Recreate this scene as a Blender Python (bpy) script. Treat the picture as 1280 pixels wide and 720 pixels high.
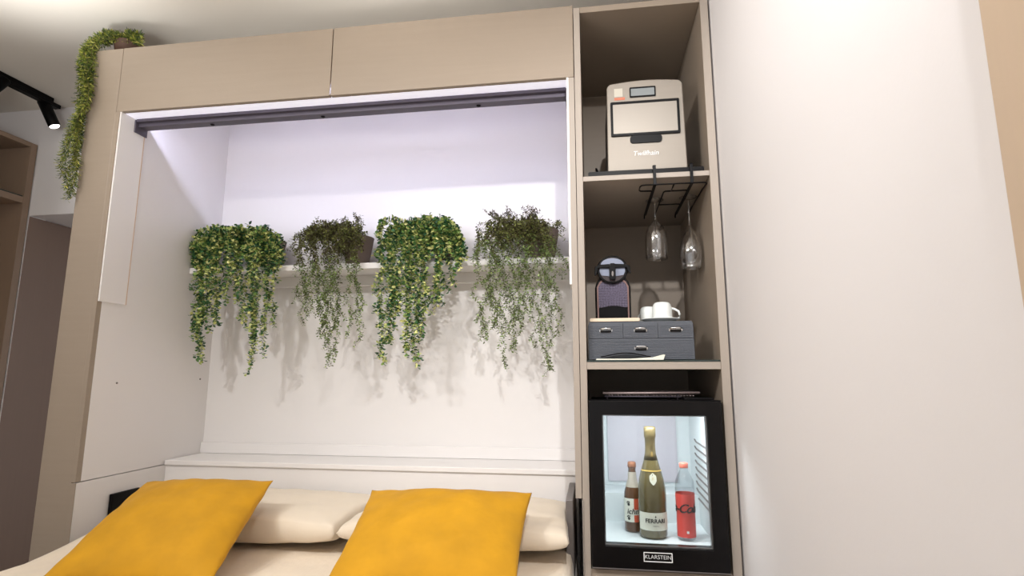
import bpy, bmesh, math, random
from mathutils import Vector, Matrix, noise
R = math.radians
random.seed(11)
for o in list(bpy.data.objects): bpy.data.objects.remove(o, do_unlink=True)
S = bpy.context.scene
COL = S.collection

# ------------------------------------------------------------------ camera
FPX, YAW, PITCH = 685.889, -.1448, .1574
CAM = Vector((.0207, -1.9575, 1.1771))
FW = Vector((math.sin(YAW)*math.cos(PITCH), math.cos(YAW)*math.cos(PITCH), math.sin(PITCH)))
RT = Vector((math.cos(YAW), -math.sin(YAW), 0)); UP = RT.cross(FW)
cd = bpy.data.cameras.new('camera'); cam = bpy.data.objects.new('camera', cd); COL.objects.link(cam)
cd.sensor_width = 36; cd.lens = FPX*36/1280; cd.clip_start = .02
M3 = Matrix((RT, UP, -FW)).transposed()
cam.matrix_world = Matrix.Translation(CAM) @ M3.to_4x4()
S.camera = cam
def at(px, py, Y):                      # the point of the place seen at a pixel, in the plane y = Y
    d = FW + RT*((px-640)/FPX) - UP*((py-360)/FPX)
    return CAM + d*((Y-CAM.y)/d.y)
def atz(px, py, Z):
    d = FW + RT*((px-640)/FPX) - UP*((py-360)/FPX)
    return CAM + d*((Z-CAM.z)/d.z)

# ------------------------------------------------------------------ world, lights, exposure
def lin(c):
    def f(v):
        v /= 255
        return v/12.92 if v <= .04045 else ((v+.055)/1.055)**2.4
    return tuple(f(v) for v in c) + (1,)
w = bpy.data.worlds.new('room_light'); S.world = w; w.use_nodes = True
w.node_tree.nodes['Background'].inputs[0].default_value = (1.0, .985, .98, 1)
w.node_tree.nodes['Background'].inputs[1].default_value = .82
def lamp(name, kind, loc, energy, color, target=None, **kw):
    l = bpy.data.lights.new(name, kind); l.energy = energy; l.color = color
    for k, v in kw.items(): setattr(l, k, v)
    o = bpy.data.objects.new(name, l); COL.objects.link(o); o.location = loc
    if target: o.rotation_euler = (Vector(target)-Vector(loc)).to_track_quat('-Z', 'Y').to_euler()
    return o
WARM = (1, .985, .975)
lamp('ceiling_spot', 'SPOT', (.22, -2.05, 2.72), 150, WARM, (.15, .6, 1.1), spot_size=R(70), spot_blend=1, shadow_soft_size=.03)
lamp('ceiling_spot', 'SPOT', (-1.9, -1.9, 2.72), 80, WARM, (-1.5, .4, .7), spot_size=R(85), spot_blend=1, shadow_soft_size=.05)
lamp('ceiling_spot', 'SPOT', (-1.5, -1.9, 2.72), 105, WARM, (.485, -.4, 1.15), spot_size=R(95), spot_blend=1, shadow_soft_size=.06)
lamp('track_spot', 'SPOT', (-3.05, .66, 2.62), 9, WARM, (-2.6, .2, 1.2), spot_size=R(90), spot_blend=1, shadow_soft_size=.03)
lamp('added_ceiling_glow', 'SPOT', (-2.25, -.52, 2.05), 38, (1, .985, .96), (-2.25, -.50, 2.8), spot_size=R(100), spot_blend=.8, shadow_soft_size=.12)  # unseen lamp, added to make the bright patch on the left ceiling
lamp('added_ceiling_glow', 'SPOT', (-.75, -.56, 2.0), 26, (1, .97, .93), (-.75, -.54, 2.8), spot_size=R(104), spot_blend=.9, shadow_soft_size=.15)  # second unseen lamp, added to lift the ceiling above the cabinet
lamp('added_ceiling_fill', 'AREA', (-1.4, -1.7, 1.7), 36, (1, .98, .95), (-1.4, -1.69, 2.8), shape='DISK', size=.9)  # unseen area light, added to brighten the ceiling and fill the room softly
lamp('fridge_lamp', 'AREA', (.22, .05, 1.055), 5.0, (.97, .98, 1), (.22, .25, .6), shape='RECTANGLE', size=.25, size_y=.06)
S.view_settings.view_transform = 'Standard'; S.view_settings.look = 'None'
S.view_settings.exposure = -0.05; S.view_settings.gamma = 1; S.view_settings.use_curve_mapping = False

# ------------------------------------------------------------------ materials
def mat(name, color, rough=.5, metal=0, var=.0, scale=(8, 8, 8), bump=0, bscale=60, coat=0, sheen=0, emit=None, estr=0, spec=.5):
    m = bpy.data.materials.new(name); m.use_nodes = True
    nt = m.node_tree; b = nt.nodes['Principled BSDF']
    b.inputs['Base Color'].default_value = lin(color)
    b.inputs['Roughness'].default_value = rough; b.inputs['Metallic'].default_value = metal
    b.inputs['Coat Weight'].default_value = coat; b.inputs['Specular IOR Level'].default_value = spec
    if sheen: b.inputs['Sheen Weight'].default_value = sheen; b.inputs['Sheen Roughness'].default_value = .4
    if emit: b.inputs['Emission Color'].default_value = lin(emit); b.inputs['Emission Strength'].default_value = estr
    tc = nt.nodes.new('ShaderNodeTexCoord'); mp = nt.nodes.new('ShaderNodeMapping')
    mp.inputs['Scale'].default_value = scale; nt.links.new(tc.outputs['Object'], mp.inputs[0])
    n = nt.nodes.new('ShaderNodeTexNoise'); n.inputs['Scale'].default_value = 1; n.inputs['Detail'].default_value = 4
    nt.links.new(mp.outputs[0], n.inputs[0])
    if var:
        mx = nt.nodes.new('ShaderNodeMix'); mx.data_type = 'RGBA'
        c = lin(color); mx.inputs[6].default_value = tuple(v*(1-var) for v in c[:3])+(1,)
        mx.inputs[7].default_value = tuple(min(1, v*(1+var)) for v in c[:3])+(1,)
        nt.links.new(n.outputs[0], mx.inputs[0]); nt.links.new(mx.outputs[2], b.inputs['Base Color'])
    if bump:
        n2 = nt.nodes.new('ShaderNodeTexNoise'); n2.inputs['Scale'].default_value = bscale; n2.inputs['Detail'].default_value = 3
        nt.links.new(tc.outputs['Object'], n2.inputs[0])
        bp = nt.nodes.new('ShaderNodeBump'); bp.inputs['Strength'].default_value = bump; bp.inputs['Distance'].default_value = .01
        nt.links.new(n2.outputs[0], bp.inputs['Height']); nt.links.new(bp.outputs[0], b.inputs['Normal'])
    return m
def clear(name, tint, gloss=.1, ior=1.3):   # thin clear sheet: sees through, reflects by angle
    m = bpy.data.materials.new(name); m.use_nodes = True; nt = m.node_tree
    for n in list(nt.nodes): nt.nodes.remove(n)
    out = nt.nodes.new('ShaderNodeOutputMaterial'); mx = nt.nodes.new('ShaderNodeMixShader')
    t = nt.nodes.new('ShaderNodeBsdfTransparent'); t.inputs[0].default_value = tint
    g = nt.nodes.new('ShaderNodeBsdfGlossy'); g.inputs['Roughness'].default_value = gloss
    lw = nt.nodes.new('ShaderNodeLayerWeight'); lw.inputs[0].default_value = .5
    pw = nt.nodes.new('ShaderNodeMath'); pw.operation = 'POWER'; pw.inputs[1].default_value = 3
    f = nt.nodes.new('ShaderNodeMath'); f.operation = 'MULTIPLY_ADD'; f.inputs[1].default_value = (ior-1)*1.1; f.inputs[2].default_value = ((ior-1)/(ior+1))**2
    nt.links.new(lw.outputs['Facing'], pw.inputs[0]); nt.links.new(pw.outputs[0], f.inputs[0])
    nt.links.new(f.outputs[0], mx.inputs[0]); nt.links.new(t.outputs[0], mx.inputs[1]); nt.links.new(g.outputs[0], mx.inputs[2])
    nt.links.new(mx.outputs[0], out.inputs[0]); return m
def leafmat(name, cols, rough=.5):
    m = mat(name, (80, 110, 50), rough); nt = m.node_tree; b = nt.nodes['Principled BSDF']
    g = nt.nodes.new('ShaderNodeNewGeometry'); r = nt.nodes.new('ShaderNodeValToRGB'); r.color_ramp.interpolation = 'LINEAR'
    els = r.color_ramp.elements
    while len(els) < len(cols): els.new(.5)
    for i, (p, c) in enumerate(cols): els[i].position = p; els[i].color = lin(c)
    nt.links.new(g.outputs['Random Per Island'], r.inputs[0]); nt.links.new(r.outputs[0], b.inputs['Base Color'])
    b.inputs['Subsurface Weight'].default_value = 0
    return m
TAUPE = mat('taupe_laminate', (154, 140, 125), .45, var=.05, scale=(3, 3, 60), bump=.03, bscale=150)
EDGE = mat('pale_edge_band', (166, 155, 144), .5, var=.03)
WARD = mat('brown_laminate', (146, 124, 106), .5, var=.05, scale=(60, 60, 3))
WHITE = mat('white_melamine', (231, 228, 227), .45, var=.015, scale=(2, 2, 2))
WALLM = mat('cream_plaster', (235, 232, 233), .8, var=.012, scale=(1.5, 1.5, 1.5), bump=.02, bscale=90)
CEILM = mat('ceiling_plaster', (234, 229, 220), .85, var=.01, scale=(1, 1, 1))
DARKP = mat('dark_brown_panel', (136, 115, 104), .45, var=.05, scale=(60, 60, 2))
TANP = mat('tan_panel', (206, 184, 160), .5, var=.04, scale=(60, 60, 3))
FLOORM = mat('grey_oak_floor', (150, 140, 130), .5, var=.15, scale=(2, 20, 2))
STEEL = mat('charcoal_steel', (92, 86, 98), .45, .3, bump=.05, bscale=200)
BLACK = mat('black_plastic', (9, 8, 10), .4, spec=.12)
FRIDGEB = mat('black_door_frame', (9, 7, 8), .25, spec=.25)
BLACKG = mat('black_gloss', (8, 7, 9), .2, coat=.05, spec=.3)
GREYM = mat('grey_metal', (120, 114, 112), .45, .3)
SILVER = mat('brushed_silver', (138, 130, 120), .46, .3, var=.04, scale=(4, 4, 120))
CHROME = mat('chrome', (225, 225, 225), .15, 1)
ORGM = mat('slate_grey_weave', (84, 88, 96), .6, var=.25, scale=(6, 6, 420), bump=.15, bscale=200)
CERAM = mat('white_porcelain', (240, 244, 242), .15, coat=.3)
CREAMT = mat('cream_tray', (226, 208, 184), .5)
LINER = mat('fridge_liner', (214, 222, 224), .4)
POTM = mat('taupe_pot', (132, 116, 108), .7, var=.08)
POTD = mat('dark_brown_pot', (84, 60, 48), .7, var=.1)
STEMM = mat('green_brown_stem', (92, 88, 52), .7)
LED = mat('led_strip_light', (255, 255, 255), .5, emit=(220, 222, 255), estr=95)
GLOWBOARD = mat('white_board_added_glow', (240, 240, 245), .5, emit=(236, 234, 255), estr=.55)  # plain white board; faint glow put into its material to whiten the underside
LENS = mat('lamp_lens', (255, 255, 255), .3, emit=(255, 250, 240), estr=6)
SPREAD = mat('cream_bedspread', (236, 222, 202), .85, var=.06, scale=(14, 14, 14), bump=.35, bscale=26, sheen=.2)
PILLOW = mat('cream_pillowcase', (226, 213, 194), .8, var=.05, scale=(9, 9, 9), bump=.3, bscale=14, sheen=.2)
MUST = mat('mustard_velvet', (198, 144, 4), .8, var=.26, scale=(9, 9, 12), bump=.6, bscale=9, sheen=.05)
GLASS = clear('clear_glass', (.985, .985, .985, 1), .06, 2.3)
DOORG = clear('fridge_door_glass', (.86, .88, .88, 1), .03, 1.62)
SHELFG = mat('dark_glass_sheet', (38, 52, 50), .08, coat=.5)
GREENB = mat('olive_green_bottle_glass', (92, 82, 48), .12, coat=.6)
AMBER = mat('amber_bottle_glass', (84, 50, 18), .12, coat=.6)
LABELW = mat('cream_paper_label', (232, 232, 218), .6)
REDL = mat('red_label', (222, 80, 74), .4)  # label red, paled: haze on the door glass is put into the colour
REDCAP = mat('red_cap', (222, 116, 98), .4)
FOIL = mat('olive_gold_foil', (94, 82, 50), .5, .2)
GOLD = mat('gold_print', (212, 180, 96), .35, .5)
INK = mat('dark_ink', (34, 38, 40), .6)
WINK = mat('white_print', (240, 240, 240), .5)
ORANGE = mat('orange_sticker', (190, 108, 78), .5)
STICK = mat('pale_sticker', (188, 182, 168), .5)
LCD = mat('grey_display', (128, 134, 136), .25)
COPPER = mat('rose_copper_trim', (124, 98, 94), .35, .6)
LILAC = mat('grey_blue_plastic', (134, 142, 164), .3, coat=.3)
WOODE = mat('tan_edge_strip', (206, 176, 150), .6)
# dotted purple-grey grille of the coffee machine
MESHM = mat('dotted_grille', (50, 44, 58), .3, .4)
nt = MESHM.node_tree; b = nt.nodes['Principled BSDF']; tc = nt.nodes.new('ShaderNodeTexCoord')
vo = nt.nodes.new('ShaderNodeTexVoronoi'); vo.inputs['Scale'].default_value = 170; vo.inputs['Randomness'].default_value = .1
rp = nt.nodes.new('ShaderNodeValToRGB'); rp.color_ramp.elements[0].position = .32; rp.color_ramp.elements[0].color = lin((40, 34, 46))
rp.color_ramp.elements[1].position = .5; rp.color_ramp.elements[1].color = lin((112, 104, 126))
nt.links.new(tc.outputs['Object'], vo.inputs[0]); nt.links.new(vo.outputs[0], rp.inputs[0]); nt.links.new(rp.outputs[0], b.inputs['Base Color'])
LEAF_Y = leafmat('variegated_leaves', [(0, (34, 76, 52)), (.42, (66, 116, 66)), (.6, (140, 168, 84)), (1, (236, 232, 156))])
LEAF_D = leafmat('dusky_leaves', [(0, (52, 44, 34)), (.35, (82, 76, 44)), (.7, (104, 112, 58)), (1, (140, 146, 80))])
LEAF_G = leafmat('muted_green_leaves', [(0, (76, 76, 50)), (.4, (100, 120, 66)), (.75, (132, 158, 90)), (1, (166, 182, 112))])
LEAF_P = leafmat('purple_tip_leaves', [(0, (62, 50, 54)), (.5, (90, 78, 66)), (1, (112, 104, 72))])
LEAF_S = leafmat('needle_leaves', [(0, (36, 58, 30)), (.4, (84, 104, 40)), (.75, (142, 152, 58)), (1, (196, 190, 98))])

# ------------------------------------------------------------------ builders
def W(o):
    v = Vector((0, 0, 0))
    while o: v += o.location; o = o.parent
    return v
def obj(name, bm, m, parent=None, smooth=False, bevel=0, kind=None, seg=2):
    if parent: bmesh.ops.translate(bm, verts=bm.verts, vec=-W(parent))
    me = bpy.data.meshes.new(name); bm.normal_update(); bm.to_mesh(me); bm.free()
    o = bpy.data.objects.new(name, me); COL.objects.link(o)
    if isinstance(m, (list, tuple)):
        for q in m: me.materials.append(q)
    else: me.materials.append(m)
    if parent: o.parent = parent
    if smooth:
        for p in me.polygons: p.use_smooth = True
    if bevel:
        md = o.modifiers.new('bevel', 'BEVEL'); md.width = bevel; md.segments = seg; md.limit_method = 'ANGLE'
        md.harden_normals = False
    if kind: o['kind'] = kind
    return o
def thing(name, label, cat, loc, group=None):
    o = bpy.data.objects.new(name, None); COL.objects.link(o); o.location = loc; o.empty_display_size = .05
    o['label'] = label; o['category'] = cat
    if group: o['group'] = group
    return o
def tag(o, label, cat, group=None):
    o['label'] = label; o['category'] = cat
    if group: o['group'] = group
    return o
def rehome(o, loc):      # move a one-mesh thing's origin to its base
    v = Vector(loc)
    o.data.transform(Matrix.Translation(-v)); o.location = v; return o
def nb(): return bmesh.new()
def box(bm, x0, x1, y0, y1, z0, z1):
    vs = [bm.verts.new((x, y, z)) for z in (z0, z1) for y in (y0, y1) for x in (x0, x1)]
    for f in ((0, 2, 3, 1), (4, 5, 7, 6), (0, 1, 5, 4), (2, 6, 7, 3), (0, 4, 6, 2), (1, 3, 7, 5)): bm.faces.new([vs[i] for i in f])
    return bm
def B(*a): return box(nb(), *a)
def prism(bm, pts, y0, y1):         # outline in X,Z extruded along Y
    a = [bm.verts.new((x, y0, z)) for x, z in pts]; c = [bm.verts.new((x, y1, z)) for x, z in pts]
    bm.faces.new(a); bm.faces.new(c[::-1]); n = len(pts)
    for i in range(n): bm.faces.new((a[i], c[i], c[(i+1) % n], a[(i+1) % n]))
    bmesh.ops.recalc_face_normals(bm, faces=bm.faces)
    return bm
def rrect(x0, x1, z0, z1, r, n=5):
    pts = []
    for cx, cz, a0 in ((x1-r, z1-r, 0), (x0+r, z1-r, 90), (x0+r, z0+r, 180), (x1-r, z0+r, 270)):
        for i in range(n+1):
            a = R(a0+90*i/n); pts.append((cx+r*math.cos(a), cz+r*math.sin(a)))
    return pts
def ring(bm, outer, inner, y0, y1):  # frame between two outlines of equal length
    n = len(outer)
    v = [[bm.verts.new((x, y, z)) for x, z in L] for y in (y0, y1) for L in (outer, inner)]
    for i in range(n):
        j = (i+1) % n
        bm.faces.new((v[0][i], v[0][j], v[1][j], v[1][i])); bm.faces.new((v[2][i], v[3][i], v[3][j], v[2][j]))
        bm.faces.new((v[0][i], v[2][i], v[2][j], v[0][j])); bm.faces.new((v[1][i], v[1][j], v[3][j], v[3][i]))
    bmesh.ops.recalc_face_normals(bm, faces=bm.faces); return bm
def tube(bm, pts, r, seg=6, closed=False):
    pts = [Vector(p) for p in pts]; n = len(pts); rings = []
    for i, p in enumerate(pts):
        t = (pts[min(i+1, n-1)]-pts[max(i-1, 0)]).normalized()
        a = Vector((0, 0, 1)) if abs(t.z) < .9 else Vector((1, 0, 0))
        u = t.cross(a).normalized(); v = t.cross(u)
        rr = r[i] if isinstance(r, (list, tuple)) else r
        rings.append([bm.verts.new(p+(u*math.cos(2*math.pi*k/seg)+v*math.sin(2*math.pi*k/seg))*rr) for k in range(seg)])
    for a, c in zip(rings, rings[1:]):
        for k in range(seg): bm.faces.new((a[k], a[(k+1) % seg], c[(k+1) % seg], c[k]))
    bm.faces.new(rings[0][::-1]); bm.faces.new(rings[-1])
    return bm
def lathe(bm, prof, c, seg=32, cap=True):
    rings = []
    for r, z in prof:
        rings.append([bm.verts.new((c[0]+r*math.cos(2*math.pi*k/seg), c[1]+r*math.sin(2*math.pi*k/seg), c[2]+z)) for k in range(seg)])
    for a, d in zip(rings, rings[1:]):
        for k in range(seg): bm.faces.new((a[k], a[(k+1) % seg], d[(k+1) % seg], d[k]))
    if cap: bm.faces.new(rings[0][::-1]); bm.faces.new(rings[-1])
    bmesh.ops.recalc_face_normals(bm, faces=bm.faces)
    return bm
def disc_y(bm, cx, cz, rx, rz, y0, y1, a0=0, a1=360, n=32):
    pts = [(cx+rx*math.cos(R(a0+(a1-a0)*i/n)), cz+rz*math.sin(R(a0+(a1-a0)*i/n))) for i in range(n+(a1-a0 < 360))]
    return prism(bm, pts, y0, y1)
def text(name, body, size, fn, m, parent, shear=0, extrude=.0004, spacing=1, bold=0):
    cu = bpy.data.curves.new('t', 'FONT'); cu.body = body; cu.size = size; cu.extrude = extrude; cu.shear = shear
    cu.align_x = 'CENTER'; cu.align_y = 'CENTER'; cu.space_character = spacing; cu.offset = bold
    t = bpy.data.objects.new('t', cu); COL.objects.link(t)
    dg = bpy.context.evaluated_depsgraph_get(); dg.update()
    me = bpy.data.meshes.new_from_object(t.evaluated_get(dg)); bpy.data.objects.remove(t); bpy.data.curves.remove(cu)
    bm = nb(); bm.from_mesh(me); bpy.data.meshes.remove(me)
    for v in bm.verts: v.co = Vector(fn(v.co.x, v.co.y, v.co.z))
    return obj(name, bm, m, parent)
def flat(cx, y, cz): return lambda x, v, d: (cx+x, y-d, cz+v)
def wrap(cx, cy, r, cz, off=0):         # lettering bent round a bottle, facing the room
    def f(x, v, d):
        a = off + x/r - math.pi/2
        return (cx+(r+.0006+d)*math.cos(a), cy+(r+.0006+d)*math.sin(a), cz+v)
    return f
def arc_patch(bm, cx, cy, prof, a0, a1, n=16):   # a label: part of a turned surface, prof = [(r,z)]
    g = [[bm.verts.new((cx+r*math.cos(a0+(a1-a0)*i/n), cy+r*math.sin(a0+(a1-a0)*i/n), z)) for i in range(n+1)] for r, z in prof]
    for a, d in zip(g, g[1:]):
        for i in range(n): bm.faces.new((a[i], a[i+1], d[i+1], d[i]))
    return bm

# ------------------------------------------------------------------ the room
def struct(name, bm, m, bevel=0): return obj(name, bm, m, kind='structure', bevel=bevel)
YW = .77; H = 2.8; LZ = 2.12
struct('floor', B(-4.0, .60, -4.5, 2.0, -.06, 0), FLOORM)
struct('ceiling', B(-4.0, .60, -4.5, 2.0, H, H+.06), CEILM)
struct('wall_right', B(.485, .60, -4.5, YW, 0, H), WALLM)
bm = B(-2.2, .60, YW, YW+.1, 0, H); box(bm, -4.0, -3.30, YW, YW+.1, 0, H)
struct('wall_back', bm, WALLM)
struct('wall_lintel', B(-3.30, -2.2, YW, YW+1.1, LZ, H), WALLM)
struct('wall_corridor', B(-4.0, -2.0, 2.0, 2.1, 0, H), WALLM)
struct('wall_left', B(-4.1, -4.0, -4.5, 2.0, 0, H), WALLM)
d = struct('door_1', B(0, .82, -.0, .03, .01, LZ-.003), DARKP, .002)
d.location = (-3.2985, .772, 0); d.rotation_euler = (0, 0, R(90))
t = struct('door_2', B(.463, .4846, -2.25, -1.322, .01, 2.7), TANP, .002)

# ------------------------------------------------------------------ bed cabinet
XL, XR = -1.979, -.047
cab = thing('wall_bed_cabinet', 'wide taupe and white wall bed cabinet with overhead doors, open above the bed', 'cabinet', (-1.05, .35, 0))
ZT, ZD = 2.603, 2.303
obj('side_panel', B(-2.146, -1.9985, 0, .76, 0, ZT), TAUPE, cab, bevel=.003)['label'] = 'wide taupe left post of the cabinet'
obj('side_lining', B(-1.998, XL, .0215, .76, .765, 2.583), WHITE, cab)['label'] = 'white lining of the left side'
obj('side_lining', B(-1.998, XL+.004, .0, .76, 0, .7615), WHITE, cab)['label'] = 'lower white lining of the left side'
obj('edge_band', B(-1.9982, XL-.0003, -.0012, .0213, .765, ZD-.001), TAUPE, cab)
obj('edge_band', B(-1.9982, XL+.0037, -.0022, -.0007, .02, .7615), TAUPE, cab)
o = obj('filler_strip', B(XL, XL+.007, .002, .13, 1.477, 2.3035), WHITE, cab); o['label'] = 'raised white strip at the front of the left side'
obj('edge_strip', B(XL, XL+.0075, .13, .134, 1.477, 2.30), WOODE, o)
for (yy, zz) in ((.137, 1.144), (.64, 1.157)):
    bm = nb(); lathe(bm, [(.0001, 0), (.004, 0), (.004, .003), (.0001, .003)], (0, 0, 0), 12)
    for v in bm.verts: v.co = Vector((XL+v.co.z, yy+v.co.x, zz+v.co.y))
    obj('screw_cap', bm, GREYM, cab)
obj('edge_band', B(XR+.0003, -.0258, .0005, .0209, .765, 2.301), EDGE, cab)
obj('side_panel', B(XR, -.0255, .021, .76, .765, 2.583), TAUPE, cab, bevel=.002)['label'] = 'narrow taupe right side panel'
obj('filler_strip', B(XR-.008, XR, .002, .13, 1.50, 2.3035), WHITE, cab)['label'] = 'raised white strip at the front of the right side'
obj('side_lining', B(XR-.002, XR, .131, .70, .765, 2.583), WHITE, cab)['label'] = 'white lining of the right side'
obj('back_panel', B(XL, XR, .7045, .72, .3, 2.583), WHITE, cab)
obj('fascia_board', B(XL+.0075, XR-.0085, .0205, .128, 2.304, 2.320), GLOWBOARD, cab)
obj('top_board', B(-1.998, -.0255, .022, .76, 2.584, 2.60), WHITE, cab)
obj('cupboard_door', B(-1.9965, -1.0175, 0, .02, ZD, ZT), TAUPE, cab, bevel=.0015)['label'] = 'left overhead door'
obj('cupboard_door', B(-1.0135, -.0265, 0, .02, ZD, ZT), TAUPE, cab, bevel=.0015)['label'] = 'right overhead door'
sh = obj('plant_shelf', B(XL+.001, XR-.003, .4957, .704, 1.681, 1.7095), WHITE, cab, bevel=.0015)
obj('shelf_cleat', B(XL+.001, XR-.003, .66, .704, 1.630, 1.680), WHITE, cab)
obj('ledge', B(XL+.005, XR-.003, .4435, .704, .762, .784), WHITE, cab, bevel=.003)
obj('batten', B(XL+.001, XR-.003, .684, .7040, .785, .838), WHITE, cab, bevel=.002)
obj('headboard', B(XL+.005, XR-.003, .4535, .47, .3, .7615), WHITE, cab)
o = obj('steel_bar', B(XL+.0135, XR-.0145, .088, .130, 2.272, 2.3035), STEEL, cab, bevel=.001); o['label'] = 'charcoal steel bar across the top of the opening'
obj('bar_flange', B(XL+.0135, XR-.0145, .074, .0878, 2.290, 2.3035), STEEL, o)
bm = B(XL+.007, XL+.013, .072, .140, 2.243, 2.300); obj('bracket', bm, STEEL, cab, bevel=.001)
bm = B(XR-.014, XR-.008, .072, .140, 2.243, 2.300); obj('bracket', bm, STEEL, cab, bevel=.001)
for x in (-1.62, -1.10, -.42):
    bm = nb(); lathe(bm, [(.0001, -.004), (.006, -.004), (.010, 0), (.0001, 0)], (x, .112, 2.2715), 12); obj('bolt', bm, BLACK, o)
obj('led_strip', B(XL+.02, XR-.02, .060, .074, 2.364, 2.368), LED, cab)
obj('led_profile', B(XL+.01, XR-.01, .0205, .076, 2.369, 2.378), WHITE, cab)
obj('folding_bracket', B(XR-.04, XR-.012, .12, .44, .30, .735), GREYM, cab, bevel=.004)['label'] = 'grey metal fold-down fitting at the right'
obj('folding_bracket', B(XL+.006, XL+.022, .155, .30, .45, .69), BLACK, cab, bevel=.004)['label'] = 'black metal fold-down fitting at the left'
obj('hinge_rail', B(-.0252, -.0215, -.006, .02, .0, .762), CHROME, cab)

# ------------------------------------------------------------------ tall shelf unit
tow = thing('tall_shelf_unit', 'tall narrow taupe shelf unit of open compartments beside the right wall', 'shelf unit', (.225, .34, 0))
D = .67; TX = .45
obj('side_panel', B(-.0235, 0, 0, .69, 0, 2.592), TAUPE, tow, bevel=.0015)['label'] = 'left side panel'
obj('side_panel', B(TX, .478, 0, .69, 0, 2.592), TAUPE, tow, bevel=.0015)['label'] = 'right side panel'
obj('back_panel', B(0, TX, D, .69, .05, 2.568), TAUPE, tow)
for z0, z1 in ((2.5677, 2.592), (1.8833, 1.902), (1.1967, 1.2225), (.51, .544)):
    obj('shelf', B(.0003, TX-.0003, .0, D, z0, z1), EDGE if z0 < 2 and z0 > 1 else TAUPE, tow, bevel=.001)
obj('edge_band', B(-.0233, -.0003, -.0016, -.0002, .01, 2.590), EDGE, tow)
obj('edge_band', B(TX+.0003, .4777, -.0016, -.0002, .01, 2.590), EDGE, tow)
obj('plinth', B(.0003, TX-.0003, .03, .05, 0, .509), TAUPE, tow)
g = obj('glass_sheet', B(.002, TX-.002, -.002, .64, 1.2225, 1.2285), SHELFG, None, bevel=.001)
rehome(g, (.225, .3, 1.2225)); tag(g, 'dark glass sheet covering the shelf under the drawer box', 'glass sheet')

# tray and ice maker
tr = nb(); prism(tr, rrect(.020, .435, 0, .02, .006, 3), .012, .43)
for v in tr.verts: v.co.z += 1.9025
o = obj('serving_tray', tr, BLACK); rehome(o, (.22, .2, 1.9025)); tag(o, 'flat black glossy tray under the silver ice maker', 'tray')
ice = thing('ice_maker', 'silver countertop ice maker with display standing on the top shelf', 'ice maker', (.24, .22, 1.9225))
x0, x1, z0, z1 = .094, .386, 1.936, 2.300
def body_outline(ins=0):
    a, c, lo, hi = x0+ins, x1-ins, z0+ins, z1-ins
    pts = [(a, lo), (c, lo), (c-.004, hi-.035)]
    for i in range(7): t_ = R(90*i/6); pts.append((c-.026+.022*math.cos(t_), hi-.03+.022*math.sin(t_)))
    for i in range(1, 7): u = i/7; pts.append((c-.026-(c-a-.052)*u, hi-.008+.008*math.sin(math.pi*u)))
    for i in range(7): t_ = R(90+90*i/6); pts.append((a+.026+.022*math.cos(t_), hi-.03+.022*math.sin(t_)))
    return pts
obj('housing', prism(nb(), body_outline(.002), .075, .40), BLACK, ice, bevel=.004)
obj('front_panel', prism(nb(), body_outline(), .055, .0765), SILVER, ice, bevel=.004, seg=3)
wx0, wx1, wz0, wz1 = .110, .366, 2.074, 2.212
obj('window_frame', ring(nb(), rrect(wx0, wx1, wz0, wz1, .004, 2), rrect(wx0+.009, wx1-.009, wz0+.009, wz1-.009, .002, 2), .048, .0555), BLACK, ice)
obj('ice_window', B(wx0+.009, wx1-.009, .0505, .0555, wz0+.009, wz1-.009), mat('frosted_silver_window', (142, 135, 126), .42, .3), ice)
obj('grip', prism(nb(), rrect(.180, .298, 2.043, 2.0735, .012, 4), .050, .0552), BLACK, ice)
o = obj('display', ring(nb(), rrect(.184, .282, 2.229, 2.270, .004, 3), rrect(.189, .277, 2.234, 2.265, .002, 3), .051, .0552), BLACK, ice)
obj('screen', B(.189, .277, .053, .0552, 2.234, 2.265), LCD, o)
o = obj('sticker', B(.126, .158, .0543, .0552, 2.236, 2.270), STICK, ice)
obj('orange_band', B(.126, .166, .0540, .0552, 2.222, 2.233), ORANGE, o)
text('lettering', 'Twilfhain', .026, flat(.236, .0545, 2.002), WINK, ice, shear=.2)
obj('power_cord', tube(nb(), [(.10, .30, 1.99), (.06, .25, 2.01), (.052, .16, 1.99), (.056, .12, 1.95), (.064, .10, 1.928), (.10, .09, 1.927)], .0045, 8), BLACK, ice, True)
for x in (.12, .36):
    for y in (.085, .37):
        bm = nb(); lathe(bm, [(.012, 0), (.014, .0145)], (x, y, 1.9225), 12); obj('foot', bm, BLACK, ice)

# stemware rack under the shelf
rk = thing('stemware_rack', 'black wire stemware rack hooked over the shelf under the ice maker', 'rack', (.33, .18, 1.85))
for X in (.2575, .3865):
    bm = B(X-.0055, X+.0055, -.0065, .385, 1.8545, 1.8585); box(bm, X-.0055, X+.0055, -.0095, -.0052, 1.8545, 1.929)
    box(bm, X-.0055, X+.0055, -.0095, .010, 1.9255, 1.929)
    obj('hook_arm', bm, BLACK, rk, bevel=.0008)
    obj('rail_tip', tube(nb(), [(X, .383, 1.8565), (X-.002, .392, 1.852), (X-.002, .394, 1.842)], .003), BLACK, rk)
zz = 1.8565
def wire(*p): obj('wire', tube(nb(), p, .0028, 8), BLACK, rk, True)
wire((.206, .050, zz), (.2065, .012, zz), (.211, .000, zz), (.225, -.004, zz), (.425, -.004, zz), (.436, .000, zz), (.4395, .012, zz), (.437, .080, zz), (.436, .30, zz), (.436, .345, zz-.004))
wire((.206, .050, zz), (.212, .062, zz), (.2575, .066, zz))
wire((.325, -.004, zz), (.325, .072, zz))
wire((.299, .390, zz-.010), (.299, .375, zz), (.299, .085, zz), (.304, .076, zz), (.375, .074, zz), (.3865, .074, zz))
wire((.299, .243, zz), (.3865, .243, zz))
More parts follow.
